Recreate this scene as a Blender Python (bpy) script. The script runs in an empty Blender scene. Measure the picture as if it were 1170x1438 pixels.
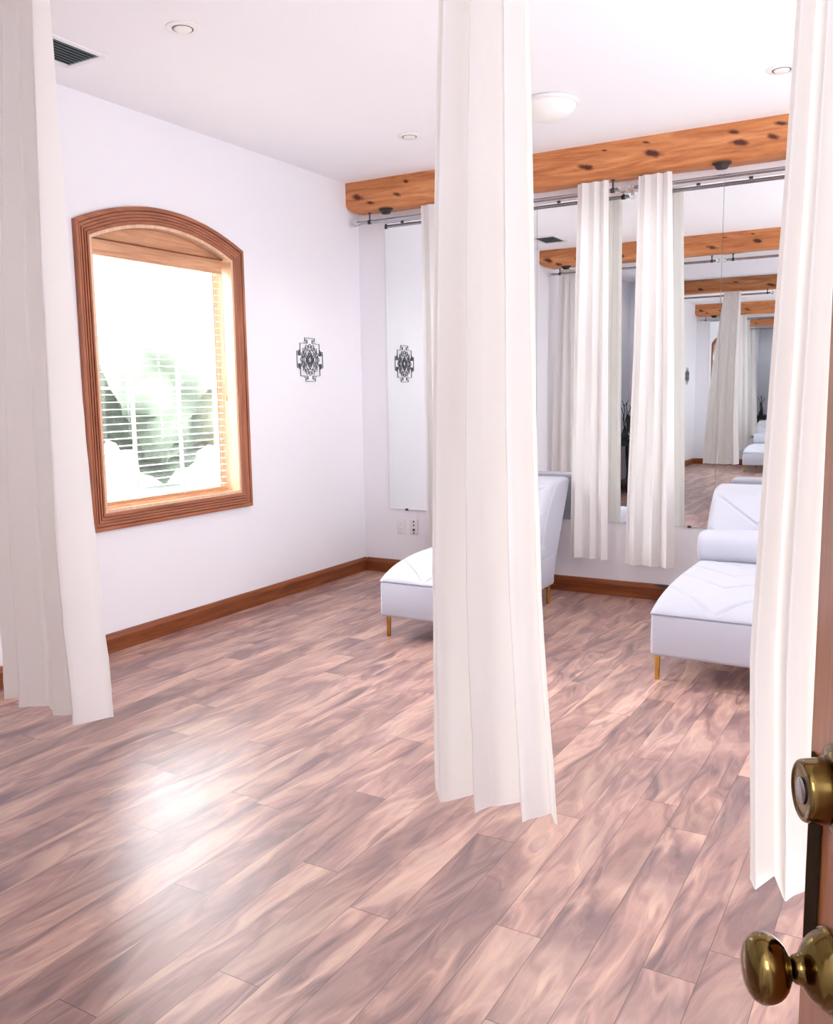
import bpy, bmesh, math, random
from mathutils import Vector, Matrix, noise
random.seed(7)
S = bpy.context.scene
COL = S.collection
PI = math.pi
H = 1.45                      # eye height
XL, YB, ZC = -4.01, 6.07, 3.07   # left wall, back wall, ceiling
XR, YF = 2.30, -1.35          # right wall, front wall
YM = 0.145                    # mirrored closet front
XC = -3.10                    # closet's left end

# ------------------------------------------------------------------ camera
F, YAW, PIT, ROL = 1241.93, math.radians(30.0643), math.radians(7.6058), math.radians(-0.8203)
cy, sy = math.cos(YAW), math.sin(YAW)
FW = Vector((-sy*math.cos(PIT), cy*math.cos(PIT), -math.sin(PIT)))
R0 = Vector((cy, sy, 0)); U0 = R0.cross(FW)
RR = R0*math.cos(ROL)+U0*math.sin(ROL); UU = -R0*math.sin(ROL)+U0*math.cos(ROL)
cam = bpy.data.cameras.new('camera'); co = bpy.data.objects.new('camera', cam); COL.objects.link(co)
m = Matrix.Identity(4)
for i in range(3):
    m[i][0] = RR[i]; m[i][1] = UU[i]; m[i][2] = -FW[i]
m[2][3] = H
co.matrix_world = m
cam.sensor_fit = 'HORIZONTAL'; cam.sensor_width = 36; cam.lens = F/1170*36; cam.clip_start = 0.02
S.camera = co

# ------------------------------------------------------------------ materials
def lin(c):
    return tuple((v/255/12.92 if v/255 <= .04045 else ((v/255+.055)/1.055)**2.4) for v in c)+(1,)
class Mat:
    def __init__(s, name):
        s.m = bpy.data.materials.new(name); s.m.use_nodes = True
        s.t = s.m.node_tree; s.b = s.t.nodes['Principled BSDF']; s.out = s.t.nodes['Material Output']
    def n(s, typ, **kw):
        d = s.t.nodes.new(typ)
        for k, v in kw.items():
            if k.startswith('_'): setattr(d, k[1:], v)
            else: d.inputs[k.replace('__', ' ')].default_value = v
        return d
    def l(s, a, b): s.t.links.new(a, b)
    def ramp(s, fac, stops):
        r = s.n('ShaderNodeValToRGB'); e = r.color_ramp.elements
        while len(e) < len(stops): e.new(.5)
        for k, (p, c) in enumerate(stops): e[k].position = p; e[k].color = c
        s.l(fac, r.inputs[0]); return r.outputs[0]
    def mix(s, fac, a, b, mode='MIX'):
        x = s.n('ShaderNodeMix'); x.data_type = 'RGBA'; x.blend_type = mode
        for sock, v in ((x.inputs[0], fac), (x.inputs[6], a), (x.inputs[7], b)):
            if hasattr(v, 'is_output'): s.l(v, sock)
            else: sock.default_value = v
        return x.outputs[2]
    def bump(s, h, strength=.2, dist=.01):
        b = s.n('ShaderNodeBump', Strength=strength, Distance=dist); s.l(h, b.inputs['Height']); s.l(b.outputs[0], s.b.inputs['Normal'])
    def coords(s, scale, kind='Object', rot=(0,0,0)):
        c = s.n('ShaderNodeTexCoord'); mp = s.n('ShaderNodeMapping'); mp.inputs['Scale'].default_value = scale
        mp.inputs['Rotation'].default_value = rot
        s.l(c.outputs[kind], mp.inputs[0]); return mp.outputs[0]
    def noise(s, vec, scale=5, detail=3, rough=.5, dist=0):
        x = s.n('ShaderNodeTexNoise', Scale=scale, Detail=detail, Roughness=rough, Distortion=dist); s.l(vec, x.inputs['Vector']); return x.outputs['Fac']
def plain(name, c, rough=.5, metal=0, spec=.5, var=.03, vscale=6, bump=0, bscale=150):
    M = Mat(name); v = M.coords((1,1,1)); f = M.noise(v, vscale, 3)
    a = lin(c); d = tuple(x*(1-var*2) for x in a[:3])+(1,)
    M.l(M.mix(f, d, a), M.b.inputs['Base Color'])
    M.b.inputs['Roughness'].default_value = rough; M.b.inputs['Metallic'].default_value = metal
    M.b.inputs['Specular IOR Level'].default_value = spec
    if bump: M.bump(M.noise(v, bscale, 2), bump, .002)
    return M.m
def wood(name, dark, mid, light, axis='x', rough=.4, knots=0, knotc=(60,24,16), coat=0, fine=1.0):
    M = Mat(name)
    sc = {'x': (1.2,14,14), 'y': (14,1.2,14), 'z': (14,14,1.2)}[axis]
    v = M.coords(sc); f = M.noise(v, 1.4*fine, 5, .55, 1.2)
    sc2 = tuple(k*5 if k > 5 else k*2 for k in sc); f2 = M.noise(M.coords(sc2), 1.5*fine, 4, .6, .3)
    c = M.ramp(f, [(.25, lin(dark)), (.5, lin(mid)), (.72, lin(light))])
    c = M.mix(.35, c, M.ramp(f2, [(.3, lin(dark)), (.7, lin(light))]))
    if knots:
        ks = {'x': (2.1,6,6), 'y': (6,2.1,6), 'z': (6,6,2.1)}[axis]
        vo = M.n('ShaderNodeTexVoronoi', Scale=knots); vo.inputs['Randomness'].default_value = 1
        cc = M.coords(ks); nz = M.n('ShaderNodeTexNoise', Scale=2.0); M.l(cc, nz.inputs['Vector'])
        M.l(M.mix(.12, cc, nz.outputs['Color']), vo.inputs['Vector'])
        k = M.ramp(vo.outputs['Distance'], [(.07, (1,1,1,1)), (.16, (0,0,0,1))])
        c = M.mix(k, c, lin(knotc))
    M.l(c, M.b.inputs['Base Color']); M.b.inputs['Roughness'].default_value = rough
    M.b.inputs['Coat Weight'].default_value = coat; M.b.inputs['Coat Roughness'].default_value = .2
    M.bump(f2, .15, .004)
    return M.m
MT = {}
MT['wall'] = plain('wall_paint', (240,240,246), .75, var=.01, vscale=2, bump=.05)
MT['ceiling'] = plain('ceiling_paint', (248,248,252), .85, var=.01, vscale=2, bump=.05)
MT['white'] = plain('white_plastic', (238,238,240), .4)
MT['ivory'] = plain('lamp_plastic', (246,244,242), .35)
def pine():
    M = Mat('pine_beam'); v = M.coords((1,1,1)); sp = M.n('ShaderNodeSeparateXYZ'); M.l(v, sp.inputs[0])
    f = M.noise(M.coords((1.0,5,9)), 1.3, 5, .55, 1.6); f2 = M.noise(M.coords((5,40,60)), 1.3, 4, .6, .3)
    c = M.ramp(f, [(.28, lin((150,84,42))), (.5, lin((198,124,74))), (.7, lin((226,164,112)))])
    c = M.mix(.3, c, M.ramp(f2, [(.3, lin((150,76,32))), (.7, lin((230,160,100)))]))
    wz = M.n('ShaderNodeTexNoise', Scale=18.0, Detail=2.0); M.l(v, wz.inputs['Vector'])
    tot = None
    for cx, cz, a, b in ((-2.07,2.93,.085,.040),(-1.62,2.955,.075,.045),(-1.67,3.03,.035,.018),(-1.10,2.945,.085,.046),(-1.13,3.01,.05,.030),(-.90,2.95,.05,.04),(-.86,3.02,.06,.03),(-3.55,2.935,.05,.035),(-3.47,3.02,.04,.03),(-3.90,2.95,.08,.05),(-2.55,3.0,.06,.03),(-3.05,2.93,.07,.04),(-.3,2.95,.06,.04),(-1.95,3.02,.035,.015),(-3.78,2.90,.06,.03)):
        m1 = M.n('ShaderNodeMath', _operation='MULTIPLY_ADD'); M.l(sp.outputs[0], m1.inputs[0]); m1.inputs[1].default_value = .72/a; m1.inputs[2].default_value = -cx*.72/a
        m2 = M.n('ShaderNodeMath', _operation='MULTIPLY_ADD'); M.l(sp.outputs[2], m2.inputs[0]); m2.inputs[1].default_value = 1.1/b; m2.inputs[2].default_value = -cz*1.1/b
        q = M.n('ShaderNodeMath', _operation='MULTIPLY_ADD'); M.l(m1.outputs[0], q.inputs[0]); q.inputs[1].default_value = .6; M.l(m2.outputs[0], q.inputs[2])
        cb = M.n('ShaderNodeCombineXYZ'); M.l(m1.outputs[0], cb.inputs[0]); M.l(q.outputs[0], cb.inputs[1])
        ln = M.n('ShaderNodeVectorMath', _operation='LENGTH'); M.l(cb.outputs[0], ln.inputs[0])
        if tot is None: tot = ln.outputs['Value']
        else:
            mn = M.n('ShaderNodeMath', _operation='MINIMUM'); M.l(tot, mn.inputs[0]); M.l(ln.outputs['Value'], mn.inputs[1]); tot = mn.outputs[0]
    ad = M.n('ShaderNodeMath', _operation='MULTIPLY_ADD'); M.l(wz.outputs['Fac'], ad.inputs[0]); ad.inputs[1].default_value = .7; M.l(tot, ad.inputs[2])
    halo = M.ramp(ad.outputs[0], [(.6, (1,1,1,1)), (.98, (0,0,0,1))])
    c = M.mix(halo, c, lin((84,34,20)))
    M.l(c, M.b.inputs['Base Color']); M.b.inputs['Roughness'].default_value = .5
    M.bump(M.noise(M.coords((3,20,30)), 2, 4, .6), .5, .008)
    return M.m
MT['pine'] = pine()
MT['pine_dark'] = wood('window_wood_upright', (112,58,34), (160,92,60), (190,122,86), 'z', .4, 0)
MT['pine_flat'] = wood('window_wood_level', (112,58,34), (160,92,60), (190,122,86), 'y', .4, 0)
MT['valance'] = wood('valance_wood', (176,118,84), (206,152,114), (228,180,142), 'y', .45, .6)
MT['jamb'] = wood('jamb_wood', (205,160,125), (226,190,158), (240,214,188), 'z', .4, 0)
MT['base'] = wood('baseboard_wood', (92,44,20), (134,70,34), (164,94,50), 'y', .35, .9)
MT['basex'] = wood('baseboard_wood_cross', (92,44,20), (134,70,34), (164,94,50), 'x', .35, .9)
MT['door'] = wood('door_wood', (120,62,28), (160,90,46), (188,118,68), 'z', .32, 0, coat=.3)
MT['black'] = plain('black_lacquer', (26,26,30), .35)
MT['darkleaf'] = plain('dark_leaf', (26,34,30), .6)
MT['knotty'] = plain('dark_bracket_iron', (44,34,32), .6)
MT['chrome'] = plain('brushed_nickel', (176,182,190), .22, 1)
MT['ring'] = plain('dark_joint_line', (110,112,118), .6)
MT['vent_dark'] = plain('vent_shadow', (52,66,70), .7)
MT['slat'] = plain('vent_slat', (128,140,146), .5)
MT['brass'] = plain('aged_brass', (122,101,56), .13, 1, var=.15, vscale=14)
MT['brass_dark'] = plain('tarnished_brass', (46,32,18), .8, .0, var=.2, vscale=14, spec=.05)
MT['gold'] = plain('gold_leg', (206,160,84), .2, 1)
MT['ornament'] = plain('ornament_metal', (104,106,114), .4, .3)
MT['socket'] = plain('socket_dark', (54,52,56), .6)
MT['clip'] = plain('clip_dark', (60,60,66), .5)

M = Mat('mirror_silver'); M.b.inputs['Base Color'].default_value = (.90,.93,.935,1); M.b.inputs['Metallic'].default_value = 1; M.b.inputs['Roughness'].default_value = .0
MT['mirror'] = M.m
M = Mat('mirror_edge'); M.b.inputs['Base Color'].default_value = lin((120,136,138)); M.b.inputs['Roughness'].default_value = .3
MT['mirror_edge'] = M.m

def fabric(name, c, transl=.3, scale=500, tint=None):
    M = Mat(name); v = M.coords((1,1,1))
    f = M.noise(v, 5, 3); a = lin(c); d = tuple(x*.965 for x in a[:3])+(1,)
    colr = M.mix(f, d, a)
    M.l(colr, M.b.inputs['Base Color']); M.b.inputs['Roughness'].default_value = .85; M.b.inputs['Specular IOR Level'].default_value = .15
    M.b.inputs['Sheen Weight'].default_value = .15
    M.bump(M.noise(M.coords((1,1,.25)), scale, 2), .06, .002)
    if transl:
        t = M.n('ShaderNodeBsdfTranslucent'); t.inputs[0].default_value = lin(tint or c)
        mx = M.n('ShaderNodeMixShader', Fac=transl); M.l(M.b.outputs[0], mx.inputs[1]); M.l(t.outputs[0], mx.inputs[2]); M.l(mx.outputs[0], M.out.inputs[0])
    return M.m
MT['curtain'] = fabric('curtain_linen', (240,238,240), .32, 420, (252,247,234))
MT['uphol'] = fabric('upholstery', (190,191,203), 0, 260)
MT['seam'] = fabric('upholstery_seam', (158,159,174), 0, 260)
MT['blind'] = fabric('blind_slat', (240,238,236), .12, 100, (255,252,246))
M = Mat('clear_crystal'); M.b.inputs['Transmission Weight'].default_value = 1; M.b.inputs['Roughness'].default_value = .03; M.b.inputs['IOR'].default_value = 1.5
MT['crystal'] = M.m
M = Mat('window_glass'); gt = M.n('ShaderNodeBsdfTransparent'); gg = M.n('ShaderNodeBsdfGlossy', Roughness=.02)
fr = M.n('ShaderNodeFresnel', IOR=1.3); mx = M.n('ShaderNodeMixShader'); M.l(fr.outputs[0], mx.inputs[0]); M.l(gt.outputs[0], mx.inputs[1]); M.l(gg.outputs[0], mx.inputs[2]); M.l(mx.outputs[0], M.out.inputs[0])
MT['glass'] = M.m
M = Mat('hedge_leaf'); f = M.noise(M.coords((1,1,1)), 3, 6, .7)
M.l(M.ramp(f, [(.3, lin((60,70,56))), (.55, lin((70,79,66))), (.8, lin((82,90,78)))]), M.b.inputs['Base Color']); M.b.inputs['Roughness'].default_value = .9
MT['hedge'] = M.m
M = Mat('lawn_grass'); f = M.noise(M.coords((1,1,1)), 2, 6, .7)
M.l(M.ramp(f, [(.3, lin((42,47,40))), (.7, lin((50,54,47)))]), M.b.inputs['Base Color']); M.b.inputs['Roughness'].default_value = .9
MT['lawn'] = M.m

# laminate floor: real planks carry UVs; grain runs along each plank
M = Mat('laminate_floor')
uv = M.n('ShaderNodeUVMap', _uv_map='grain'); pk = M.n('ShaderNodeUVMap', _uv_map='plank'); at = M.n('ShaderNodeAttribute', _attribute_name='tone')
mp = M.n('ShaderNodeMapping'); mp.inputs['Scale'].default_value = (8.5,1.55,1); M.l(uv.outputs[0], mp.inputs[0])
warp = M.n('ShaderNodeTexNoise', Scale=.9, Detail=2.0); M.l(mp.outputs[0], warp.inputs['Vector'])
add = M.n('ShaderNodeVectorMath', _operation='MULTIPLY_ADD'); add.inputs[1].default_value = (2.4,1.0,0); M.l(warp.outputs['Color'], add.inputs[0]); M.l(mp.outputs[0], add.inputs[2])
big = M.noise(add.outputs[0], 1.0, 4, .5, .9)
mid = M.noise(add.outputs[0], 2.4, 4, .52, 1.3)
mp2 = M.n('ShaderNodeMapping'); mp2.inputs['Scale'].default_value = (70,4,1); M.l(uv.outputs[0], mp2.inputs[0])
fine = M.noise(mp2.outputs[0], 1.6, 4, .6, .6)
c = M.ramp(big, [(.35, lin((96,76,84))), (.45, lin((154,118,114))), (.53, lin((194,154,142))), (.62, lin((230,194,174)))])
c = M.mix(.38, c, M.ramp(mid, [(.34, lin((100,78,84))), (.5, lin((178,138,128))), (.66, lin((222,184,164)))]))
c = M.mix(.14, c, M.ramp(fine, [(.3, lin((120,84,78))), (.7, lin((222,180,162)))]))
# dark knots, stretched along the plank
kv = M.n('ShaderNodeTexVoronoi', Scale=.62); M.l(add.outputs[0], kv.inputs['Vector'])
kn = M.ramp(kv.outputs['Distance'], [(.04, (.8,.8,.8,1)), (.34, (0,0,0,1))])
c = M.mix(kn, c, lin((98,74,80)))
rg1 = M.n('ShaderNodeMath', _operation='MULTIPLY_ADD'); M.l(kv.outputs['Distance'], rg1.inputs[0]); rg1.inputs[1].default_value = 17.0; M.l(big, rg1.inputs[2])
rg2 = M.n('ShaderNodeMath', _operation='SINE'); M.l(rg1.outputs[0], rg2.inputs[0])
rgm = M.ramp(kv.outputs['Distance'], [(.05, (.55,.55,.55,1)), (.55, (0,0,0,1))])
rg3 = M.n('ShaderNodeMath', _operation='MULTIPLY'); M.l(M.ramp(rg2.outputs[0], [(.1, (0,0,0,1)), (.9, (1,1,1,1))]), rg3.inputs[0]); M.l(rgm, rg3.inputs[1])
c = M.mix(rg3.outputs[0], c, lin((112,84,86)))
sm = M.noise(uv.outputs[0], 1.3, 3, .5, .5)
c = M.mix(M.ramp(sm, [(.45, (0,0,0,1)), (.75, (.45,.45,.45,1))]), c, lin((112,92,102)))
tn = M.ramp(at.outputs['Fac'], [(0, (.80,.78,.77,1)), (1, (1.0,1.0,1.0,1))])
c = M.mix(1, c, tn, 'MULTIPLY')
sx = M.n('ShaderNodeSeparateXYZ'); M.l(pk.outputs[0], sx.inputs[0])
def edge(out, length, w):
    a = M.n('ShaderNodeMath', _operation='SUBTRACT'); M.l(out, a.inputs[0]); a.inputs[1].default_value = .5
    b = M.n('ShaderNodeMath', _operation='ABSOLUTE'); M.l(a.outputs[0], b.inputs[0])
    g = M.n('ShaderNodeMath', _operation='GREATER_THAN'); M.l(b.outputs[0], g.inputs[0]); g.inputs[1].default_value = .5-w/length
    return g.outputs[0]
e1 = edge(sx.outputs[0], .134, .0011); e2 = edge(sx.outputs[1], 1.29, .0015)
mxm = M.n('ShaderNodeMath', _operation='MAXIMUM'); M.l(e1, mxm.inputs[0]); M.l(e2, mxm.inputs[1])
sc = M.n('ShaderNodeMath', _operation='MULTIPLY'); M.l(mxm.outputs[0], sc.inputs[0]); sc.inputs[1].default_value = .7
c = M.mix(sc.outputs[0], c, lin((70,46,44)))
M.l(c, M.b.inputs['Base Color']); M.b.inputs['Roughness'].default_value = .3
rr = M.ramp(fine, [(.2, (.32,.32,.32,1)), (.8, (.38,.38,.38,1))]); M.l(rr, M.b.inputs['Roughness'])
M.b.inputs['Specular IOR Level'].default_value = .85
M.bump(fine, .012, .002)
MT['floor'] = M.m

# ------------------------------------------------------------------ mesh helpers
class MB:
    def __init__(s): s.b = bmesh.new()
    def box(s, a, b, bev=0, seg=2):
        t = bmesh.new(); bmesh.ops.create_cube(t, size=1)
        bmesh.ops.scale(t, vec=[abs(b[i]-a[i]) for i in range(3)], verts=t.verts)
        bmesh.ops.translate(t, vec=[(a[i]+b[i])/2 for i in range(3)], verts=t.verts)
        if bev: bmesh.ops.bevel(t, geom=t.edges[:], offset=bev, segments=seg, profile=.5, affect='EDGES')
        return s.merge(t)
    def merge(s, t, mat=None):
        me = bpy.data.meshes.new('tmp'); t.to_mesh(me); t.free()
        if mat is not None: me.transform(mat)
        s.b.from_mesh(me); bpy.data.meshes.remove(me); return s
    def grid(s, pts, closed_u=False, closed_v=False):
        vs = [[s.b.verts.new(p) for p in row] for row in pts]
        nu, nv = len(vs), len(vs[0])
        for i in range(nu if closed_u else nu-1):
            for j in range(nv if closed_v else nv-1):
                s.b.faces.new((vs[i][j], vs[(i+1) % nu][j], vs[(i+1) % nu][(j+1) % nv], vs[i][(j+1) % nv]))
        return vs
    def tube(s, pts, r, n=10, caps=True):
        pts = [Vector(p) for p in pts]; rs = r if isinstance(r, (list, tuple)) else [r]*len(pts)
        rows = []; up = None
        for i, p in enumerate(pts):
            d = (pts[min(i+1, len(pts)-1)]-pts[max(i-1, 0)]).normalized()
            if up is None: up = Vector((0,0,1)) if abs(d.z) < .9 else Vector((1,0,0))
            a = d.cross(up).normalized(); b = a.cross(d).normalized(); up = b
            rows.append([p+(a*math.cos(2*PI*k/n)+b*math.sin(2*PI*k/n))*rs[i] for k in range(n)])
        vs = s.grid(rows, closed_v=True)
        if caps: s.b.faces.new(vs[0][::-1]); s.b.faces.new(vs[-1])
        return s
    def lathe(s, prof, n=32, mat=None):     # (r, h) revolved about local Z, then moved by mat
        mat = mat or Matrix.Identity(4)
        rows = [[mat @ Vector((r*math.cos(2*PI*k/n), r*math.sin(2*PI*k/n), h)) for k in range(n)] for r, h in prof]
        vs = s.grid(rows, closed_v=True); s.b.faces.new(vs[0][::-1]); s.b.faces.new(vs[-1]); return s
    def prism(s, poly, fn, d0, d1):         # poly of 2D points; fn(u, v, d) -> 3D
        a = [s.b.verts.new(fn(u, v, d0)) for u, v in poly]; b = [s.b.verts.new(fn(u, v, d1)) for u, v in poly]
        s.b.faces.new(a); s.b.faces.new(b[::-1]); n = len(poly)
        for i in range(n): s.b.faces.new((a[i], b[i], b[(i+1) % n], a[(i+1) % n]))
        return s
    def build(s, name, mat, parent=None, smooth=35, bevel=0, subsurf=0, recalc=True):
        if recalc: bmesh.ops.recalc_face_normals(s.b, faces=s.b.faces[:])
        me = bpy.data.meshes.new(name); s.b.to_mesh(me); s.b.free()
        o = bpy.data.objects.new(name, me); COL.objects.link(o)
        for k in (mat if isinstance(mat, list) else [mat]): me.materials.append(k)
        if smooth:
            me.shade_smooth(); me.set_sharp_from_angle(angle=math.radians(smooth))
        if bevel:
            bv = o.modifiers.new('bevel', 'BEVEL'); bv.width = bevel; bv.segments = 3; bv.limit_method = 'ANGLE'; bv.angle_limit = math.radians(40)
        if subsurf:
            ss = o.modifiers.new('sub', 'SUBSURF'); ss.levels = ss.render_levels = subsurf
        if parent: put(o, parent)
        return o
def put(o, parent):
    o.parent = parent; o.matrix_parent_inverse = Matrix.Translation(parent.location).inverted() if parent.rotation_euler.z == 0 else parent.matrix_basis.inverted()
def tag(o, label=None, cat=None, group=None, kind=None):
    if label: o['label'] = label
    if cat: o['category'] = cat
    if group: o['group'] = group
    if kind: o['kind'] = kind
    return o
def thing(name, label, cat, loc=(0,0,0), group=None):
    o = bpy.data.objects.new(name, None); COL.objects.link(o); o.location = loc; o.empty_display_size = .1
    return tag(o, label, cat, group)
def struct(name, mb, mat, parent=None, **kw):
    o = mb.build(name, mat, parent, **kw)
    if not parent: o['kind'] = 'structure'
    return o
def dup(root, delta, label, group=None):
    r = root.copy(); COL.objects.link(r); r.location = root.location+Vector(delta); r['label'] = label
    if group: r['group'] = group
    for ch in [c for c in COL.objects if c.parent == root]:
        c = ch.copy(); COL.objects.link(c); c.parent = r; c.matrix_parent_inverse = ch.matrix_parent_inverse.copy()
        for g in [k for k in COL.objects if k.parent == ch]:
            d = g.copy(); COL.objects.link(d); d.parent = c; d.matrix_parent_inverse = g.matrix_parent_inverse.copy()
    return r
AX_MX = Matrix.Rotation(-PI/2, 4, 'Y')      # local +Z -> world -X

# ------------------------------------------------------------------ shell
fb = bmesh.new(); uvg = fb.loops.layers.uv.new('grain'); uvp = fb.loops.layers.uv.new('plank'); tone = fb.loops.layers.float_color.new('tone')
W = .134; joints = {0:1.937,-1:1.54,-2:2.07,-3:1.27,-4:1.784,-5:2.313,-6:1.05,-7:1.99,-8:2.75,-9:2.355,3:2.06,4:3.0,1:1.2,2:2.75}
PL = 1.29; rnd = random.Random(3)
k = math.floor((XL-.1+1.36)/W)
while -1.36+k*W < XR+.1:
    x0 = -1.36+k*W; off = joints.get(k, rnd.uniform(0, PL)) % PL
    y = off-3*PL
    while y < YB+.05:
        y0, y1 = y, y+PL; y = y1
        if y1 < YF-.05: continue
        f = fb.faces.new([fb.verts.new((a, b, 0)) for a, b in ((x0,y0),(x0+W,y0),(x0+W,y1),(x0,y1))])
        ox, oy, tv, sk = rnd.uniform(0, 30), rnd.uniform(0, 30), rnd.random(), rnd.uniform(-.16,.04)
        for lp, (a, b) in zip(f.loops, ((0,0),(1,0),(1,1),(0,1))):
            lp[uvg].uv = (ox*.04+x0*.85+a*W+b*PL*sk, oy*.12+y0*.8+b*PL); lp[uvp].uv = (a, b); lp[tone] = (tv,tv,tv,1)
    k += 1
me = bpy.data.meshes.new('floor'); fb.to_mesh(me); fb.free(); me.materials.append(MT['floor'])
fo = bpy.data.objects.new('floor', me); COL.objects.link(fo); fo['kind'] = 'structure'
struct('ceiling', MB().box((XL-.2,YF-.2,ZC), (XR+.2,YB+.2,ZC+.1)), MT['ceiling'])
struct('wall_back', MB().box((XL-.2,YB,-.05), (XR+.2,YB+.15,ZC)), MT['wall'])
struct('wall_front', MB().box((XL-.2,YF-.15,-.05), (XR+.2,YF,ZC)), MT['wall'])
struct('wall_right', MB().box((XR,YF,-.05), (XR+.15,YB,ZC)), MT['wall'])
struct('wall_entry', MB().box((.30,YF,-.05), (XR,-.02,ZC)), MT['wall'])
struct('wall_closet', MB().box((XC,YF,0), (-.62,YM-.02,ZC)), MT['wall'])

# left wall with an arched opening
WY0, WY1, WZ0, WZS = 3.405, 4.555, .805, 2.33       # opening; arch springs at WZS
def arch(y, y0=WY0, y1=WY1, zs=WZS, rise=.125):
    t = (y-(y0+y1)/2)/((y1-y0)/2); return zs+rise*(1-t*t)
mb = MB(); N = 24
ys = [WY0+(WY1-WY0)*i/N for i in range(N+1)]
def lw(u, v, d): return (d, u, v)
for poly in ([(YF,-.05),(WY0,-.05),(WY0,ZC),(YF,ZC)], [(WY1,-.05),(YB,-.05),(YB,ZC),(WY1,ZC)], [(WY0,-.05),(WY1,-.05),(WY1,WZ0),(WY0,WZ0)]):
    mb.prism(poly, lw, XL, XL-.19)
for i in range(N):
    mb.prism([(ys[i],arch(ys[i])),(ys[i+1],arch(ys[i+1])),(ys[i+1],ZC),(ys[i],ZC)], lw, XL, XL-.19)
bmesh.ops.remove_doubles(mb.b, verts=mb.b.verts[:], dist=1e-5)
struct('wall_left', mb, MT['wall'], smooth=0)

# baseboards: profile extruded
def baseboard(name, a, b, nrm, mat):
    prof = [(0,0),(.016,0),(.016,.072),(.020,.078),(.020,.086),(.012,.098),(.010,.108),(0,.112)]
    mb = MB(); a = Vector(a); b = Vector(b); nrm = Vector(nrm)
    A = [mb.b.verts.new(a+nrm*u+Vector((0,0,v))) for u, v in prof]; B = [mb.b.verts.new(b+nrm*u+Vector((0,0,v))) for u, v in prof]
    n = len(prof)
    for i in range(n): mb.b.faces.new((A[i], A[(i+1) % n], B[(i+1) % n], B[i]))
    mb.b.faces.new(A); mb.b.faces.new(B[::-1])
    struct(name, mb, mat)
baseboard('baseboard_left', (XL,YF,0), (XL,YB,0), (1,0,0), MT['base'])
baseboard('baseboard_back', (XL+.02,YB,0), (XR,YB,0), (0,-1,0), MT['basex'])
baseboard('baseboard_front', (XL+.02,YF,0), (XC,YF,0), (0,1,0), MT['basex'])
baseboard('baseboard_right', (XR,-.02,0), (XR,YB-.02,0), (-1,0,0), MT['base'])

# ------------------------------------------------------------------ beams
def beam(name, y0, y1, z0, z1, x0, x1, seed, label):
    mb = MB(); nx = 90; rows = []
    bc = .022
    sec = [(y0,z1),(y0,(z0*.3+z1*.7)),(y0,(z0*.65+z1*.35)),(y0,z0+bc),(y0+bc,z0),((y0+y1)/2,z0),(y1-bc,z0),(y1,z0+bc),(y1,(z0+z1)/2),(y1,z1)]
    for i in range(nx+1):
        x = x0+(x1-x0)*i/nx; row = []
        for (yy, zz) in sec:
            d = noise.noise(Vector((x*2.3, yy*6+seed, zz*6)))*.010+noise.noise(Vector((x*9, yy*9, zz*12+seed)))*.004
            cut = .035*max(0, 1-abs(x-x0)/.06) if i < 3 else 0
            top = zz == z1
            row.append((x+ (0 if not i else 0), yy+(0 if top else d)*(1 if yy < (y0+y1)/2 else -1)*.8, zz if top else zz+d*.7+(cut if zz < z0+.03 else 0)))
        rows.append(row)
    vs = mb.grid(rows, closed_v=True); mb.b.faces.new(vs[0][::-1]); mb.b.faces.new(vs[-1])
    o = mb.build(name, MT['pine'], smooth=50); tag(o, label, 'beam', kind='structure'); return o
beam('trim_1', 5.90, 6.068, 2.845, ZC, XL, XR, 0, 'rough orange pine beam under the ceiling above the mirrors')
beam('trim_2', 1.97, 2.27, 2.885, ZC, XL, XR, 40, 'second pine beam seen only reflected in the mirrors')

# ------------------------------------------------------------------ mirrors
TILT = math.radians(.0)
edges = [-3.76,-2.485,-1.21,.065,1.34]
labs = ['tall frameless mirror panel next to the left corner above the white outlets', 'mirror panel behind the middle white curtains, reflecting the ceiling vent',
        'mirror panel right of the vertical seam behind the right lounge chair', 'mirror panel hidden behind the right curtain and door']
for i in range(4):
    a, b = edges[i]+.0012, edges[i+1]-.0012
    t = thing('mirror_panel', labs[i], 'mirror', ((a+b)/2, YB-.004, .53), 'frameless mirror panels on the back wall')
    z0, z1 = .53, 2.765
    mb = MB(); mb.box((a,YB-.008,z0), (b,YB-.001,z1)); o = mb.build('glass', [MT['mirror_edge'], MT['mirror']], t, smooth=0)
    for p in o.data.polygons:
        if p.normal.y < -.9: p.material_index = 1
    for cx in (a+.16, b-.16):
        for cz in (z0, z1):
            MB().box((cx-.012,YB-.014,cz-.008), (cx+.012,YB-.001,cz+.008), .002).build('clip', MT['clip'], t)
# mirrored closet doors behind the viewer (seen in the reflections)
ce = [XC+.03,-2.28,-1.45,-.65]
for i in range(3):
    t = thing('closet_door', 'floor-length mirrored closet door seen only inside the reflections', 'closet door', ((ce[i]+ce[i+1])/2, YM, 0), 'mirrored closet doors')
    o = MB().box((ce[i]+.0006,YM-.018,.0015), (ce[i+1]-.0006,YM,2.86)).build('glass', [MT['mirror_edge'], MT['mirror']], t, smooth=0)
    for p in o.data.polygons:
        if p.normal.y > .9: p.material_index = 1

# ------------------------------------------------------------------ window
win = thing('window_1', 'arched wooden window with fluted casing in the left wall', 'window', (XL,3.98,WZ0)); win['kind'] = 'structure'
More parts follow.
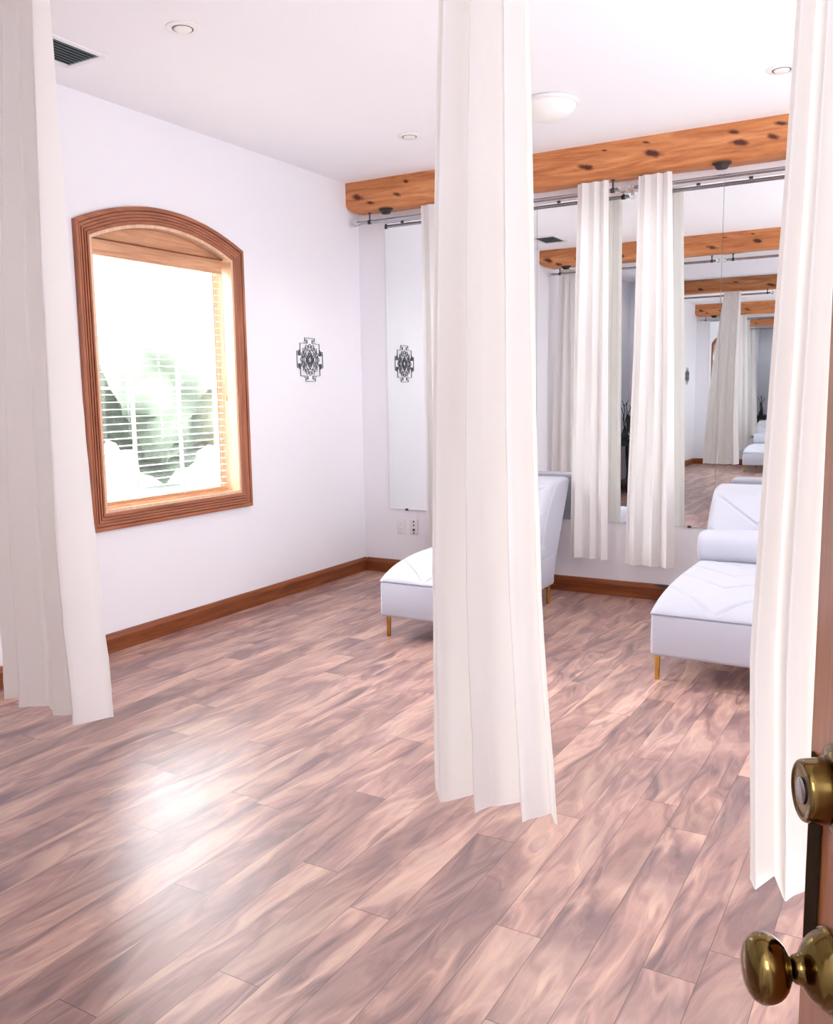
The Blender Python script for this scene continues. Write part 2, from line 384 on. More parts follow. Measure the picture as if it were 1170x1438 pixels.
# fluted casing swept round the opening: profile across the width (w from inner edge outward, d = proud of wall)
CW = .098
prof = [(0,-.01),(0,.014)]
for i in range(4):
    w = .006+i*.017
    prof += [(w,.018),(w+.012,.021),(w+.0125,.010),(w+.0165,.010)]
prof += [(.075,.024),(CW-.006,.026),(CW,.022),(CW,-.002)]
cm = (WY0+WY1)/2
def loop_pt(w):
    a = WY0-w; b = WY1+w; z0 = WZ0-w
    pts = [(a, z0), (b, z0)]
    # arch offset outwards
    n = 28
    for i in range(n+1):
        t = 1-2*i/n; y = cm+t*(b-a)/2
        pts.append((y, WZS+w*.72+(.125+w*.28)*(1-t*t)))
    return pts
loops = [[Vector((XL+d, y, z)) for y, z in loop_pt(w)] for w, d in prof]
mb = MB(); mb.grid(loops, closed_v=True); o = mb.build('casing', [MT['pine_dark'], MT['pine_flat']], win, smooth=25)
for p in o.data.polygons:
    c = p.center
    if c.z < WZ0+.005 and WY0-.09 < c.y < WY1+.09 or c.z > WZS+.03: p.material_index = 1
# jamb lining
def lining(w0, w1, d0, d1):
    mb = MB(); L = [loop_pt(w) for w in (w0, w0, w1, w1)]; D = (d0, d1, d1, d0)
    mb.grid([[Vector((d, y, z)) for y, z in l] for l, d in zip(L, D)], closed_u=True, closed_v=True); return mb
lining(-.018, .0, XL+.012, XL-.185).build('jamb', MT['jamb'], win, smooth=25)
lining(-.052, -.019, XL-.120, XL-.165).build('sash', MT['jamb'], win, smooth=25)
lp = loop_pt(-.05); mb = MB(); mb.prism(lp, lw, XL-.140, XL-.146); mb.build('pane', MT['glass'], win, smooth=0)
mb = MB()
for i in (1, 2): 
    yy = WY0+(WY1-WY0)*i/3; mb.box((XL-.152,yy-.008,WZ0+.05), (XL-.134,yy+.008,arch(yy)-.05))
mb.box((XL-.152,WY0+.05,1.50), (XL-.134,WY1-.05,1.516))
mb.build('glazing_bar', MT['white'], win, smooth=0)
# arched head board above the blind
mb = MB(); pts = [(y, arch(y)-.02) for y in [WY0+.02+(WY1-WY0-.04)*i/20 for i in range(21)]]
zb = 2.333
mb.prism([(WY0+.02,zb),(WY1-.02,zb)]+[(y, max(z, zb+.001)) for y, z in pts[::-1]], lw, XL-.045, XL-.075)
mb.build('arch_board', MT['valance'], win, smooth=0)

# blind
bl = thing('window_blind', 'open slatted wooden blind hanging inside the arched window', 'blind', (XL-.07,3.98,.83))
BY0, BY1 = WY0+.03, WY1-.065
MB().box((XL-.030,BY0-.005,2.238), (XL-.044,BY1+.005,2.326), .003).box((XL-.044,BY1-.008,2.238), (XL-.085,BY1+.005,2.326), .002).build('valance', MT['valance'], bl)
mb = MB(); z = .875
tl = math.radians(-3)
while z < 2.25:
    sec = []
    for q in range(5):
        u = -1+q*.5; xx = XL-.075+u*.0175*math.cos(tl); zz = z+u*.0175*math.sin(tl)+.002*(1-u*u); sec.append((xx, zz))
    poly = sec+[(x, zz-.0025) for x, zz in sec[::-1]]
    mb.prism(poly, lambda u, v, d: (u, d, v), BY0, BY1)
    z += .0425
mb.build('slats', MT['blind'], bl, smooth=0)
MB().box((XL-.055,BY0,.836), (XL-.095,BY1,.856), .004).build('bottom_rail', MT['valance'], bl)
for yy, mm in ((BY0+.28,'blind'), (BY0+.66,'blind'), (BY1-.06,'valance')):
    MB().box((XL-.0525,yy-.004,.85), (XL-.0535,yy+.004,2.27)).build('ladder_tape', MT[mm], bl)
MB().box((XL-.020,BY0-.006,2.326), (XL-.05,BY1+.006,2.332)).build('seam_shade', MT['basex'], bl)  # added dark strip imitating the shaded seam between valance and arch board
mb = MB(); mb.tube([(XL-.040,BY1+.012,2.25),(XL-.040,BY1+.012,1.45)], .0022, 6); mb.lathe([(.001,0),(.006,.004),(.005,.03),(.002,.035)], 10, Matrix.Translation((XL-.040,BY1+.012,1.42)))
mb.build('pull_cord', MT['valance'], bl)

# garden outside
g = MB().box((-40,-25,-.6), (XL-.6,30,-.5)).build('lawn', MT['lawn'], smooth=0); tag(g, 'pale sunlit lawn outside the arched window', 'lawn', kind='stuff')
rg = random.Random(11)
for i in range(13):
    t = bmesh.new(); bmesh.ops.create_icosphere(t, subdivisions=4, radius=1)
    for v in t.verts:
        n = v.co.normalized(); v.co *= 1+.22*noise.noise(n*2.1+Vector((i*7,0,0)))+.14*noise.noise(n*7+Vector((i,3,0)))+.07*noise.noise(n*19)
    hh = 2.6+rg.random()*.4; row = i % 2
    lo = min(v.co.z for v in t.verts); mat = Matrix.Translation((-15-5.2*row+rg.uniform(-.6,.6), -4+i*2.25, -.499-lo*hh*(1+.25*row))) @ Matrix.Diagonal((1.5,1.75,hh*(1+.25*row),1))
    o = MB().merge(t, mat).build('garden_shrub', MT['hedge'], smooth=60)
    tag(o, 'pale green shrub outside seen through the blind', 'shrub', 'shrubs beyond the window')

# ------------------------------------------------------------------ wall ornaments
def ornament(Y, Z, label):
    def P(u, v, d): return (XL+d, Y+u, Z+v)
    t = thing('wall_ornament', label, 'wall ornament', (XL,Y,Z), 'geometric wall ornaments')
    W2 = .0018; D0, D1 = .001, .007
    def bar(mb, a, b, w=W2):
        a = Vector(a); b = Vector(b); d = (b-a).normalized(); n = Vector((-d.y, d.x))*w/1
        mb.prism([tuple(a+n), tuple(b+n), tuple(b-n), tuple(a-n)], P, D0, D1)
    def ringm(mb, r, w=W2, n=64):
        for i in range(n):
            a0, a1 = 2*PI*i/n, 2*PI*(i+1)/n
            mb.prism([(math.cos(a0)*(r+w), math.sin(a0)*(r+w)), (math.cos(a1)*(r+w), math.sin(a1)*(r+w)), (math.cos(a1)*(r-w), math.sin(a1)*(r-w)), (math.cos(a0)*(r-w), math.sin(a0)*(r-w))], P, D0, D1)
    mb = MB()
    for q in range(4):                      # stepped square with a gate on each side
        c, s = math.cos(q*PI/2), math.sin(q*PI/2)
        def rp(u, v): return (u*c-v*s, u*s+v*c)
        for off, ext in ((.118,.118), (.128,.072), (.138,.062)):
            for sg in (-1, 1):
                bar(mb, rp(sg*.030, off), rp(sg*ext, off), .0015)
        for sg in (-1, 1):
            bar(mb, rp(sg*.030, .118), rp(sg*.030, .142), .0015)
            bar(mb, rp(sg*.030, .142), rp(sg*.060, .142), .0015); bar(mb, rp(sg*.060, .142), rp(sg*.060, .157), .0015)
        bar(mb, rp(-.060, .157), rp(.060, .157), .0015)
    mb.build('square_border', MT['ornament'], t, smooth=0)
    mb = MB()
    for n, r0, r1 in ((16,.094,.115), (8,.074,.093)):
        for i in range(n):
            a = 2*PI*i/n; h = PI/n
            for sg in (-1, 1):
                pa = [(r0*math.cos(a+sg*h*.95), r0*math.sin(a+sg*h*.95)), ((r0*.45+r1*.55)*math.cos(a+sg*h*.72), (r0*.45+r1*.55)*math.sin(a+sg*h*.72)), (r1*math.cos(a), r1*math.sin(a))]
                bar(mb, pa[0], pa[1], .0011); bar(mb, pa[1], pa[2], .0011)
    ringm(mb, .094, .0011); ringm(mb, .073, .0013)
    mb.build('petal_rings', MT['ornament'], t, smooth=0)
    mb = MB(); R = .070
    for zb_, zt in ((-.030,.070), (-.016,.050), (-.046,.034), (-.006,.022)):
        hw = math.sqrt(max(R*R-zb_*zb_, 0))*(.98 if zb_ < -.02 else .72)
        for sg in (1, -1):
            A, B, C = (-hw, sg*zb_), (hw, sg*zb_), (0, sg*zt); bar(mb, A, B, .0011); bar(mb, B, C, .0011); bar(mb, C, A, .0011)
    mb.build('triangles', MT['ornament'], t, smooth=0)
ornament(5.375, 1.712, 'metal geometric wall ornament between the arched window and the room corner')
ornament(-.62, 1.712, 'metal geometric wall ornament above the black console table, seen in the mirror')

# ------------------------------------------------------------------ curtain rods
def rod(x0, x1, y, z, ztop, label, bx):
    t = thing('curtain_rod', label, 'curtain rod', ((x0+x1)/2, y, z), 'chrome curtain rods')
    MB().tube([(x0+.03,y,z), (x1-.03,y,z)], .0125, 16).build('rod', MT['chrome'], t)
    for xe, sg in ((x0,1), (x1,-1)):
        rm = Matrix.Translation((xe,y,z)) @ Matrix.Rotation(sg*PI/2, 4, 'Y')
        MB().lathe([(.002,-.022),(.012,-.020),(.020,-.011),(.023,0),(.020,.011),(.012,.019),(.004,.022)], 24, rm).build('finial', MT['crystal'], t)
        MB().lathe([(.006,.020),(.014,.022),(.008,.028),(.013,.034),(.017,.037),(.013,.041),(.014,.052),(.012,.060)], 20, rm).build('collar', MT['chrome'], t)
    for b in bx:
        mb = MB(); mb.lathe([(.012,0),(.014,.003),(.014,.006),(.006,.008),(.006,ztop-z-.014)], 12, Matrix.Translation((b,y,ztop)) @ Matrix.Rotation(PI, 4, 'X'))
        mb.tube([(b-.012,y,z), (b+.012,y,z)], .0165, 14)
        mb.build('bracket', MT['clip'], t)
    return t
rod(-3.955, -1.835, 5.945, 2.768, 2.838, 'chrome rod with crystal ball end reaching the left corner under the beam', (-3.82,-1.90))
rod(-1.775, .50, 5.945, 2.768, 2.838, 'chrome rod right of the two meeting crystal balls, over the right mirrors', (-1.71,.40))
rod(-3.975, -2.055, 2.03, 2.822, 2.88, 'chrome rod under the near beam holding the left white curtain', (-3.85,-2.12))
rod(-1.985, .50, 2.03, 2.822, 2.88, 'chrome rod under the near beam holding the foreground middle curtain', (-1.90,.35))
# dark iron lugs under the beams
for x, y, z, lab in ((-3.66,5.925,2.842,'dark knob under the pine beam near its left end'), (-1.20,5.925,2.842,'dark knob under the pine beam above the mirror seam'), (-3.72,2.18,2.882,'dark knob under the near beam seen in the mirror')):
    mb = MB(); mb.lathe([(.012,-.045),(.030,-.042),(.036,-.030),(.040,-.014),(.052,-.006),(.056,.004)], 14, Matrix.Translation((x,y,z)) @ Matrix.Diagonal((1.1,.8,.8,1)))
    tag(mb.build('beam_knob', MT['knotty']), lab, 'knob', 'dark knobs under the beams')

# ------------------------------------------------------------------ curtains
def curtain(label, yc, ztop, zbot, levels, nf, amp, seed, group, at=.015, ph=0., sharp=-.12, hem=None):
    """levels: (z, xleft, xright) from top to bottom"""
    rn = random.Random(seed)
    jit = [rn.uniform(-.8,.8) for _ in range(int(nf*2)+4)]; am = [rn.uniform(.4,1.3) for _ in range(int(nf*2)+4)]
    def at_z(z):
        L = levels
        if z >= L[0][0]: return L[0][1:]
        for (za, a0, a1), (zb_, b0, b1) in zip(L, L[1:]):
            if z >= zb_:
                t = (za-z)/(za-zb_); return (a0+(b0-a0)*t, a1+(b1-a1)*t)
        return L[-1][1:]
    nz = 70; ns = int(nf*22)
    rows = []
    for i in range(nz+1):
        g = i/nz; row = []
        for j in range(ns+1):
            s = j/ns
            f = s*nf*2; kk = int(f); fr = f-kk
            jj = jit[kk]*(1-fr)+jit[kk+1]*fr; aa = am[kk]*(1-fr)+am[kk+1]*fr
            p = ph+2*PI*nf*s+jj*(1+.5*g)+.25*math.sin(g*2.2+seed)
            zt = ztop; zbm = zbot+(hem(s) if hem else 0)
            z = zt+(zbm-zt)*g
            xl, xr = at_z(z); w = xr-xl
            A = (at+(amp-at)*min(1, g*1.3)**.8)*aa
            sn = math.sin(p); y = A*(sn*(1-sharp*.3)+sharp*.3*math.sin(3*p))
            fade = min(1, min(s, 1-s)*6)
            x = xl+w*s+fade*.13*w/(nf*2)*math.sin(2*p)*.6
            wr = noise.noise(Vector((x*7, z*5+seed, s*6)))*.004*g+noise.noise(Vector((x*16+seed, z*11-x*6, seed)))*.0055*g*g
            y += wr
            if g > .965 and abs(g-.972) < .008: y -= .001
            row.append((x, yc-.036+y, z))
        rows.append(row)
    mb = MB(); mb.grid(rows); o = mb.build('curtain', MT['curtain'], smooth=180)
    return tag(o, label, 'curtain', group)
# pixel edge -> plane
def ray(x, y): return FW*F+RR*(x-585)-UU*(y-719)
def onY(x, y, Y):
    d = ray(x, y); return Vector((0,0,H))+d*(Y/d.y)
def edges_from(pl, pr, Y, ztop):
    # both edge polylines sampled at common heights
    A = [onY(x, y, Y) for x, y in pl]; B = [onY(x, y, Y) for x, y in pr]
    def xa(P, z):
        if z >= P[0].z: t = (z-P[0].z); q = P[0].x+(P[0].x-P[1].x)/(P[0].z-P[1].z)*t; return q
        for a, b in zip(P, P[1:]):
            if z >= b.z: return a.x+(b.x-a.x)*(a.z-z)/(a.z-b.z)
        return P[-1].x
    zs = [ztop-(ztop-.2)*i/16 for i in range(17)]
    return [(z, xa(A, z), xa(B, z)) for z in zs]
YN = 2.03
curtain('white floor-hung curtain hanging in front of the window wall at the left edge', YN, 2.872, .335,
        edges_from([(-10,0),(-12,400),(-6,700),(8,1000)], [(62,0),(87,400),(114,760),(138,985)], YN-.036, 2.87), 3.0, .050, 4, 'white curtains on the near rods', ph=.6)
curtain('tall white curtain hanging in the middle of the foreground', YN, 2.872, .375,
        edges_from([(614,0),(607,250),(602,750),(604,1000),(607,1128)], [(746,0),(751,250),(757,640),(766,890),(786,1150)], YN-.036, 2.87), 3.1, .060, 9, 'white curtains on the near rods', ph=2.6)
curtain('white curtain at the right, partly behind the wooden door edge', YN, 2.872, .345,
        edges_from([(1119,0),(1104,220),(1070,670),(1051,940),(1053,1215)], [(1260,0),(1240,400),(1220,800),(1210,1250)], YN-.036, 2.87), 3.2, .055, 21, 'white curtains on the near rods', ph=3.6)
curtain('white curtain next to the left wall, seen reflected in the mirror', YN, 2.872, .36,
        [(2.87,-3.86,-3.60),(1.5,-3.93,-3.52),(.2,-3.97,-3.46)], 4, .035, 33, 'white curtains on the near rods')
YK = 5.945
curtain('white curtain against the mirrors, mostly hidden behind the middle curtain', YK, 2.832, .29,
        [(2.83,-3.345,-3.06),(1.5,-3.34,-3.0),(.2,-3.33,-2.96)], 3, .022, 5, 'white curtains in front of the mirrors')
curtain('white curtain on the mirrors just right of the middle foreground curtain', YK, 2.832, .285,
        edges_from([(811,258),(805,480),(801,680),(799,785)], [(855,262),(854,500),(853,785)], YK-.036, 2.83), 3, .024, 12, 'white curtains in front of the mirrors', ph=1)
curtain('white curtain on the mirrors left of the right lounge chair', YK, 2.832, .265,
        edges_from([(897,245),(890,480),(880,700),(877,795)], [(944,245),(946,480),(947,795)], YK-.036, 2.83), 3, .026, 17, 'white curtains in front of the mirrors', ph=.4)

# ------------------------------------------------------------------ ceiling fittings
def downlight(x, y, label, r=.075):
    t = thing('recessed_light', label, 'ceiling light', (x,y,ZC), 'recessed ceiling lights')
    rm = Matrix.Translation((x,y,ZC)) @ Matrix.Rotation(PI, 4, 'X')
    MB().lathe([(r,-.001),(r,.003),(r-.006,.006),(.048,.006),(.046,.002),(.044,-.001)], 40, rm).build('trim_ring', MT['ivory'], t)
    MB().lathe([(.0465,.0045),(.0465,.0068),(.0425,.0068),(.0425,.0045)], 36, rm).build('shadow_gap', MT['ring'], t)
    MB().lathe([(.040,.000),(.040,.008),(.034,.012),(.018,.0135),(.002,.014)], 32, rm).build('lamp', MT['ivory'], t)
downlight(-2.954, 3.10, 'round recessed ceiling light near the ceiling vent')
downlight(-2.95, 5.074, 'round recessed ceiling light before the left end of the beam')
downlight(-.75, 5.089, 'round recessed ceiling light at the top right by the curtain')
t = thing('dome_light', 'white dome ceiling light just right of the middle curtain top', 'ceiling light', (-1.95,4.92,ZC))
rm = Matrix.Translation((-1.95,4.92,ZC)) @ Matrix.Rotation(PI, 4, 'X')
MB().lathe([(.155,-.001),(.165,.006),(.165,.022),(.158,.026),(.150,.026)], 48, rm).build('base', MT['white'], t)
MB().lathe([(.150,.024),(.150,.036),(.138,.060),(.112,.082),(.070,.098),(.030,.104),(.002,.105)], 48, rm).build('dome', MT['ivory'], t)
t = thing('ceiling_vent', 'rectangular dark slatted air vent in the ceiling at the left', 'air vent', (-3.625,2.95,ZC))
x0, x1, y0, y1 = -3.765, -3.485, 2.73, 3.147
mb = MB()
for a, b in (((x0,y0),(x1,y0+.03)), ((x0,y1-.03),(x1,y1)), ((x0,y0+.03),(x0+.03,y1-.03)), ((x1-.03,y0+.03),(x1,y1-.03))):
    mb.box((a[0],a[1],ZC-.010), (b[0],b[1],ZC-.0005), .002)
mb.build('frame', MT['white'], t)
MB().box((x0+.02,y0+.02,ZC-.003), (x1-.02,y1-.02,ZC-.0006)).build('duct_back', MT['vent_dark'], t)
for i in range(8):
    xx = x0+.042+i*.0275
    mb = MB(); mb.prism([(xx-.011,ZC-.0035),(xx+.008,ZC-.0105),(xx+.0095,ZC-.0095),(xx-.0095,ZC-.0025)], lambda u, v, d: (u, d, v), y0+.028, y1-.028); mb.build('slat', MT['slat'], t, smooth=0)

# ------------------------------------------------------------------ outlets
def outlet(cx, cz, label, kind):
    t = thing('wall_outlet', label, 'outlet', (cx,YB,cz), 'wall plates under the mirror')
    MB().box((cx-.037,YB-.007,cz-.060), (cx+.037,YB-.0005,cz+.060), .003).build('plate', MT['white'], t)
    if kind == 0:
        for sg in (-1, 1):
            zc = cz+sg*.022
            rc = MB().box((cx-.017,YB-.009,zc-.014), (cx+.017,YB-.006,zc+.014), .002).build('receptacle', MT['ivory'], t)
            for xx in (-.007, .007):
                MB().box((cx+xx-.001,YB-.0095,zc-.004), (cx+xx+.001,YB-.0085,zc+.006)).build('slot', MT['socket'], rc, smooth=0)
    else:
        for zz in (-.046, .016, .046):
            MB().lathe([(.001,0),(.0065,0),(.0065,.003),(.003,.004)], 12, Matrix.Translation((cx,YB-.0065,cz+zz)) @ Matrix.Rotation(PI/2, 4, 'X')).build('jack', MT['socket'], t)
        MB().box((cx-.010,YB-.009,cz-.030), (cx+.010,YB-.0065,cz-.012)).build('socket', MT['socket'], t, smooth=0)
outlet(-3.655, .389, 'white double outlet plate under the left mirror, nearer the corner', 0)
outlet(-3.537, .389, 'white jack plate with dark sockets under the left mirror', 1)

# ------------------------------------------------------------------ chaise lounges
def make_chaise(x0, y0, label):
    w = .605; D = 1.31
    t = thing('lounge_chair', label, 'lounge chair', (x0+w/2, y0+.6, 0), 'pale upholstered lounge chairs')
    X = lambda u: x0+u
    # base: upright sides with a slight inward taper
    mb = MB(); zb0, zs = .132, .350
    mb.box((x0,y0,zb0), (x0+w,y0+D,zs), .022, 3); mb.build('base', MT['uphol'], t, smooth=50)
    # domed seat cushion with chevron seams
    nu, nv = 110, 170; L = 1.14; rows = []
    def seamd(u, v):
        d = 9
        for vc in (.0,.26,.52,.78,1.04):        # V lines meeting on the centre line
            d = min(d, abs((v-vc)-.85*abs(u-w/2))*.76)
        return d
    for i in range(nv+1):
        v = L*(i/nv)**1.15; row = []
        for j in range(nu+1):
            q = j/nu; u = w*(.5-.5*math.cos(PI*q))*.75+w*q*.25
            e = min(u, w-u)
            fy = 1-(1-min(v/.55, 1))**2.8; fx = math.sqrt(max(0, 1-(1-min(e/.06, 1))**2))
            fr = math.sqrt(max(0, 1-(1-min(v/.13, 1))**2))
            h = (.048*fr+.074*fy)*(.2+.8*fx) if v > 0 else 0
            if e == 0: h *= .0
            gr = .012*math.exp(-(seamd(u, v)/.0055)**2)*min(1, e/.05)*min(1, v/.03)
            row.append((X(u)+(.004 if j == 0 else -.004 if j == nu else 0), y0+v+.003, zs-.004+h-gr))
        rows.append(row)
    mb = MB(); mb.grid(rows)
    mb.build('seat', MT['uphol'], t, smooth=180)
    # stitched welt along the front and side seam
    mb = MB(); c = .02
    mb.tube([(X(.002),y0+D-.05,zs),(X(-.001),y0+c,zs),(X(.006),y0+.006,zs),(X(c),y0-.001,zs),(X(w-c),y0-.001,zs),(X(w-.006),y0+.006,zs),(X(w+.001),y0+c,zs),(X(w-.002),y0+D-.05,zs)], .0018, 8)
    mb.build('welt', MT['seam'], t)
    # raked back shell
    prof = [(1.10,.34),(1.125,.46),(1.18,.60),(1.26,.72),(1.335,.805),(1.385,.838),(1.46,.853),(1.55,.856),(1.605,.846),(1.625,.822),(1.59,.74),(1.50,.56),(1.405,.36),(1.345,.20),(1.30,.165),(1.16,.20)]
    mb = MB(); mb.prism(prof, lambda u, v, d: (d, y0+u, v), x0+.012, x0+w-.012)
    mb.build('backrest', MT['uphol'], t, smooth=40, bevel=.022)
    # front pad of the back
    nu, nv = 80, 70; rows = []
    for i in range(nv+1):
        s = i/nv; row = []
        pz = .44+.385*s; py = 1.09+.24*s**1.25
        for j in range(nu+1):
            q = j/nu; u = .02+(w-.04)*q; e = min(q, 1-q)*(w-.04); es = min(s, 1-s)*.46
            rr_ = .05
            f = math.sqrt(max(0, 1-(1-min(e/rr_, 1))**2))*math.sqrt(max(0, 1-(1-min(es/rr_, 1))**2))
            cxn = abs(u-w/2); sd = min(abs((s*.46-.02)-.72*(cxn)), abs((s*.46-.25)-.72*cxn), abs((s*.46+.2)-.72*cxn))*.8
            gr = .011*math.exp(-(sd/.0055)**2)*f
            cr = 0
            row.append((X(u), y0+py+.03-.060*f+gr, pz+.018*f*(s-.2)))
        rows.append(row)
    mb = MB(); mb.grid(rows); mb.build('back_cushion', MT['uphol'], t, smooth=180)
    # lumbar bolster
    n = 28; rows = []; m2 = 40
    for i in range(m2+1):
        s = i/m2; e = min(s, 1-s)*(w-.02)
        k = (1-(1-min(e/.045, 1))**2.6)**.42 if e > 0 else .02
        row = []
        for j in range(n):
            a = 2*PI*j/n; ca, sa = math.cos(a), math.sin(a)
            sup = (abs(ca)**2.6+abs(sa)**2.6)**(-1/2.6)
            row.append((X(.01+(w-.02)*s), y0+.975+.088*ca*sup*k, .548+.094*sa*sup*k-.006*math.cos(2*PI*s)))
        rows.append(row)
    mb = MB(); vs = mb.grid(rows, closed_v=True); mb.b.faces.new(vs[0][::-1]); mb.b.faces.new(vs[-1])
    mb.build('bolster', MT['uphol'], t, smooth=180)
    for lx, ly in ((.028,.055), (w-.028,.055), (.03,1.262), (w-.03,1.262)):
        lh = .134 if ly < .5 else .17
        MB().lathe([(.0115,.004),(.0125,.006),(.0145,lh),(.0145,lh+.002)], 20, Matrix.Translation((X(lx),y0+ly,0))).lathe([(.0105,0),(.0118,.001),(.0118,.007),(.0105,.007)], 16, Matrix.Translation((X(lx),y0+ly,0))).build('leg', MT['gold'], t)
    return t
ch = make_chaise(-2.788, 4.36, 'pale grey lounge chair half hidden behind the middle foreground curtain')
dup(ch, (1.635,-.06,0), 'pale grey lounge chair with bolster at the right, before the mirror')

# ------------------------------------------------------------------ console table corner (seen in the mirrors)
TX0, TX1, TY0, TY1, TZ = -3.98, -3.62, -1.10, -.20, .775
t = thing('console_table', 'black console table with curved legs seen in the mirror behind the curtains', 'console table', ((TX0+TX1)/2,(TY0+TY1)/2,0))
MB().box((TX0,TY0,TZ-.03), (TX1,TY1,TZ), .006).build('tabletop', MT['black'], t)
MB().box((TX0+.03,TY0+.03,TZ-.10), (TX1-.03,TY1-.03,TZ-.03), .003).build('apron', MT['black'], t)
for lx, sx_ in ((TX0+.05,-1), (TX1-.05,1)):
    for ly, sy_ in ((TY0+.05,-1), (TY1-.05,1)):
        pts = []; rs = []
        for i in range(13):
            q = i/12; b = .022*math.sin(q*PI*2)*1.0
            pts.append((lx+sx_*b*.5, ly+sy_*b, (TZ-.05)*(1-q)+.0*q)); rs.append(.028-.014*math.sin(q*PI*.6) if q < .9 else .018+.01*(q-.9)*10)
        MB().tube(pts, rs, 10).build('leg', MT['black'], t)
MB().box((TX0+.05,TY0+.05,.10), (TX1-.05,TY1-.05,.122), .004).build('lower_shelf', MT['black'], t)
px, py = -3.78, -.42
t = thing('vase_plant', 'dark vase of twisted bamboo stems on the console table', 'plant', (px,py,TZ))
MB().lathe([(.045,0),(.055,.02),(.050,.07),(.030,.11),(.026,.125),(.034,.135),(.030,.136),(.022,.12)], 20, Matrix.Translation((px,py,TZ))).build('vase', MT['black'], t)
rp_ = random.Random(5); mb = MB(); lf = MB()
for i in range(4):
    a = i*1.6; hgt = .22+.2*rp_.random()
    pts = [(px+.012*math.cos(a)+.06*q*q*math.cos(a)+.012*math.sin(q*9+i), py+.012*math.sin(a)+.07*q*q*math.sin(a)+.012*math.cos(q*8+i), TZ+.10+hgt*q) for q in [k/8 for k in range(9)]]
    mb.tube(pts, .006, 7)
    for q in (5, 7, 8):
        p = Vector(pts[q]); d = Vector((rp_.uniform(-1,1), rp_.uniform(-1,1), rp_.uniform(.1,.8))).normalized()*.06; sd = d.cross(Vector((0,0,1))).normalized()*.010
        lf.b.faces.new([lf.b.verts.new(v) for v in (p, p+d*.5+sd, p+d, p+d*.5-sd)])
mb.build('stem', MT['darkleaf'], t); lf.build('leaves', MT['darkleaf'], t, smooth=0)
tag(MB().box((-3.80,-.30,TZ), (-3.70,-.215,TZ+.075), .006).build('keepsake_box', MT['black']), 'small black box at the near end of the console table', 'box')
t = thing('round_dish', 'round dark dish on a stand on the console table', 'dish', (-3.80,-.80,TZ))
MB().lathe([(.005,-.006),(.10,-.004),(.15,.006),(.152,.010),(.146,.012),(.10,.004),(.005,.002)], 40, Matrix.Translation((-3.83,-.80,TZ+.175)) @ Matrix.Rotation(math.radians(80), 4, 'Y')).build('plate', MT['darkleaf'], t)
MB().box((-3.86,-.86,TZ), (-3.74,-.74,TZ+.018), .004).box((-3.865,-.81,TZ+.015), (-3.85,-.79,TZ+.12), .003).build('stand', MT['black'], t)

# ------------------------------------------------------------------ the open door
PHI = math.radians(25); LD = Vector((math.sin(PHI), -math.cos(PHI), 0)); ND = Vector((-math.cos(PHI), -math.sin(PHI), 0))
LP = Vector((-.065,.705,0))            # latch edge of the face turned to the viewer
DM = Matrix(((LD.x,ND.x,0,LP.x),(LD.y,ND.y,0,LP.y),(0,0,1,0),(0,0,0,1)))   # local: x along leaf to the hinge, y out of face, z up
door = thing('door_1', 'stained wooden door open into the room, seen edge-on at the right', 'door', (LP.x,LP.y,0)); door['kind'] = 'structure'
mb = MB(); t_ = bmesh.new(); bmesh.ops.create_cube(t_, size=1)
bmesh.ops.scale(t_, vec=(.80,.042,2.06), verts=t_.verts); bmesh.ops.translate(t_, vec=(.40,-.021,1.04), verts=t_.verts)
bmesh.ops.bevel(t_, geom=t_.edges[:], offset=.0025, segments=2, affect='EDGES', profile=.5)
mb.merge(t_, DM); mb.build('leaf', MT['door'], door)
def dlathe(prof, x, z, n=40): return MB().lathe(prof, n, DM @ Matrix.Translation((x,0,z)) @ Matrix.Rotation(-PI/2, 4, 'X'))
KZ, BZ = 1.037, 1.172
K = .88
def sc_(p, k=K, kh=.84): return [(r_*k, h*kh) for r_, h in p]
dlathe(sc_([(.034,.0),(.0345,.003),(.033,.005),(.0315,.0055),(.031,.008),(.028,.012),(.0275,.0135),(.021,.020),(.014,.024),(.0115,.026),(.0112,.034)]), .060, KZ).build('knob_rose', MT['brass'], door, subsurf=1)
dlathe(sc_([(.009,.031),(.012,.033),(.020,.0365),(.0258,.043),(.0280,.050),(.0275,.056),(.0240,.062),(.0165,.066),(.008,.0675),(.0005,.068)], kh=.9), .060, KZ).build('knob', MT['brass'], door, subsurf=1)
dlathe(sc_([(.037,.0),(.0375,.003),(.036,.0055),(.031,.007),(.0285,.008),(.0275,.010)]), .060, BZ).build('deadbolt_rose', MT['brass'], door, subsurf=1)
dlathe(sc_([(.0275,.008),(.0262,.016),(.0250,.026),(.0246,.030),(.0230,.032),(.0205,.032),(.0195,.0305),(.0005,.0305)]), .060, BZ).build('deadbolt_cylinder', MT['brass'], door, subsurf=1)
dlathe(sc_([(.0005,.0307),(.010,.0307),(.0105,.0318),(.0095,.0324),(.0005,.0324)]), .060, BZ).build('keyway', MT['chrome'], door)
mb = MB(); t_ = bmesh.new(); bmesh.ops.create_cube(t_, size=1); bmesh.ops.scale(t_, vec=(.024,.0016,.150), verts=t_.verts); bmesh.ops.translate(t_, vec=(.020,.0008,(KZ+BZ)/2), verts=t_.verts)
mb.merge(t_, DM); mb.build('lock_plate', MT['brass_dark'], door, smooth=0)

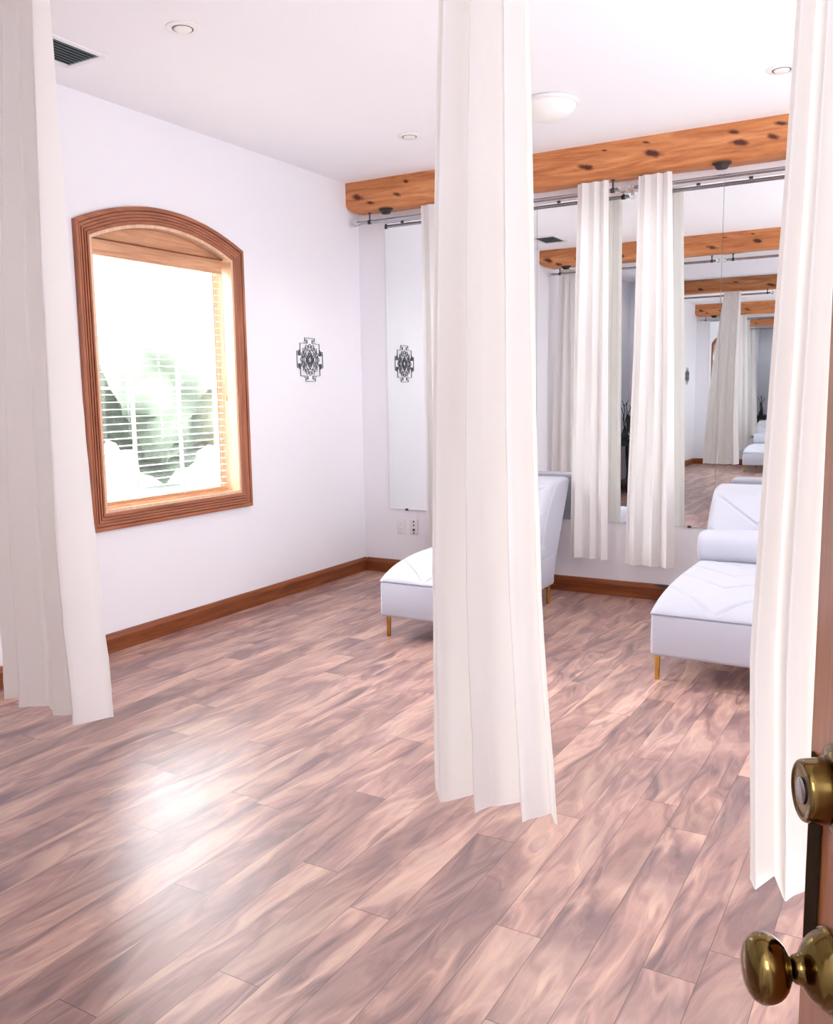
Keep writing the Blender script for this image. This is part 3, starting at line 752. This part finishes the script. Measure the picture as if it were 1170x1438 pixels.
# ------------------------------------------------------------------ light
def area(name, loc, rot, sx_, sy_, power, col=(1,1,1)):
    l = bpy.data.lights.new(name, 'AREA'); l.shape = 'RECTANGLE'; l.size = sx_; l.size_y = sy_; l.energy = power; l.color = col
    o = bpy.data.objects.new(name, l); COL.objects.link(o); o.location = loc; o.rotation_euler = rot; return o
area('fill_right', (XR-.05,3.2,1.7), (0,math.radians(90),0), 1.8, 2.6, 52, (.95,.98,1))  # added fill light, unseen; the right wall has no window
area('fill_up', (1.05,3.2,.22), (math.radians(180),0,0), 2.4, 3.6, 72, (.94,.98,1))  # added upward fill to brighten the ceiling, hidden behind the right curtain
area('fill_entry', (-.15,-1.1,2.5), (math.radians(62),0,math.radians(12)), .7, 1.0, 23, (.97,.98,1))  # added fill behind the camera for the near curtains, no fixture there
area('lamp_left_sky', (XL-2.2,3.98,4.2), (0,math.radians(-48),0), 3.0, 4.0, 600, (.96,.98,1))
for x, y in ((-2.954,3.10), (-2.95,5.074), (-.75,5.089)):
    l = bpy.data.lights.new('downlight_bulb', 'SPOT'); l.energy = 18; l.spot_size = math.radians(120); l.spot_blend = .8; l.shadow_soft_size = .05; l.color = (1,.93,.86)
    o = bpy.data.objects.new('downlight_bulb', l); COL.objects.link(o); o.location = (x,y,ZC-.03)

for x, y, z, e in ((-1.95,4.90,2.945,42), (-3.45,-.45,2.98,7)):  # the dome's bulb, then an added fill spot brightening the nook, without fixture
    l = bpy.data.lights.new('dome_bulb_nook_fill', 'SPOT'); l.spot_size = math.radians(165); l.spot_blend = .5; l.energy = e; l.shadow_soft_size = .09; l.color = (1,.97,.95)
    o = bpy.data.objects.new('dome_bulb_nook_fill', l); COL.objects.link(o); o.location = (x,y,z)

wd = bpy.data.worlds.new('sky'); S.world = wd; wd.use_nodes = True; nt = wd.node_tree; bg = nt.nodes['Background']
tc = nt.nodes.new('ShaderNodeTexCoord'); sp = nt.nodes.new('ShaderNodeSeparateXYZ'); nt.links.new(tc.outputs['Generated'], sp.inputs[0])
rp = nt.nodes.new('ShaderNodeValToRGB'); nt.links.new(sp.outputs[2], rp.inputs[0])
rp.color_ramp.elements[0].position = .15; rp.color_ramp.elements[0].color = (.0118,.0142,.0140,1)
rp.color_ramp.elements[1].position = .30; rp.color_ramp.elements[1].color = (.94,.97,1,1)
nt.links.new(rp.outputs[0], bg.inputs[0]); bg.inputs[1].default_value = 46.0

# ------------------------------------------------------------------ render look
S.cycles.max_bounces = 16; S.cycles.diffuse_bounces = 6; S.cycles.glossy_bounces = 12; S.cycles.transmission_bounces = 8; S.cycles.transparent_max_bounces = 12
S.cycles.sample_clamp_indirect = 8; S.cycles.caustics_reflective = True
S.cycles.use_denoising = True
S.view_settings.view_transform = 'Standard'; S.view_settings.look = 'None'; S.view_settings.exposure = .36; S.view_settings.gamma = 1
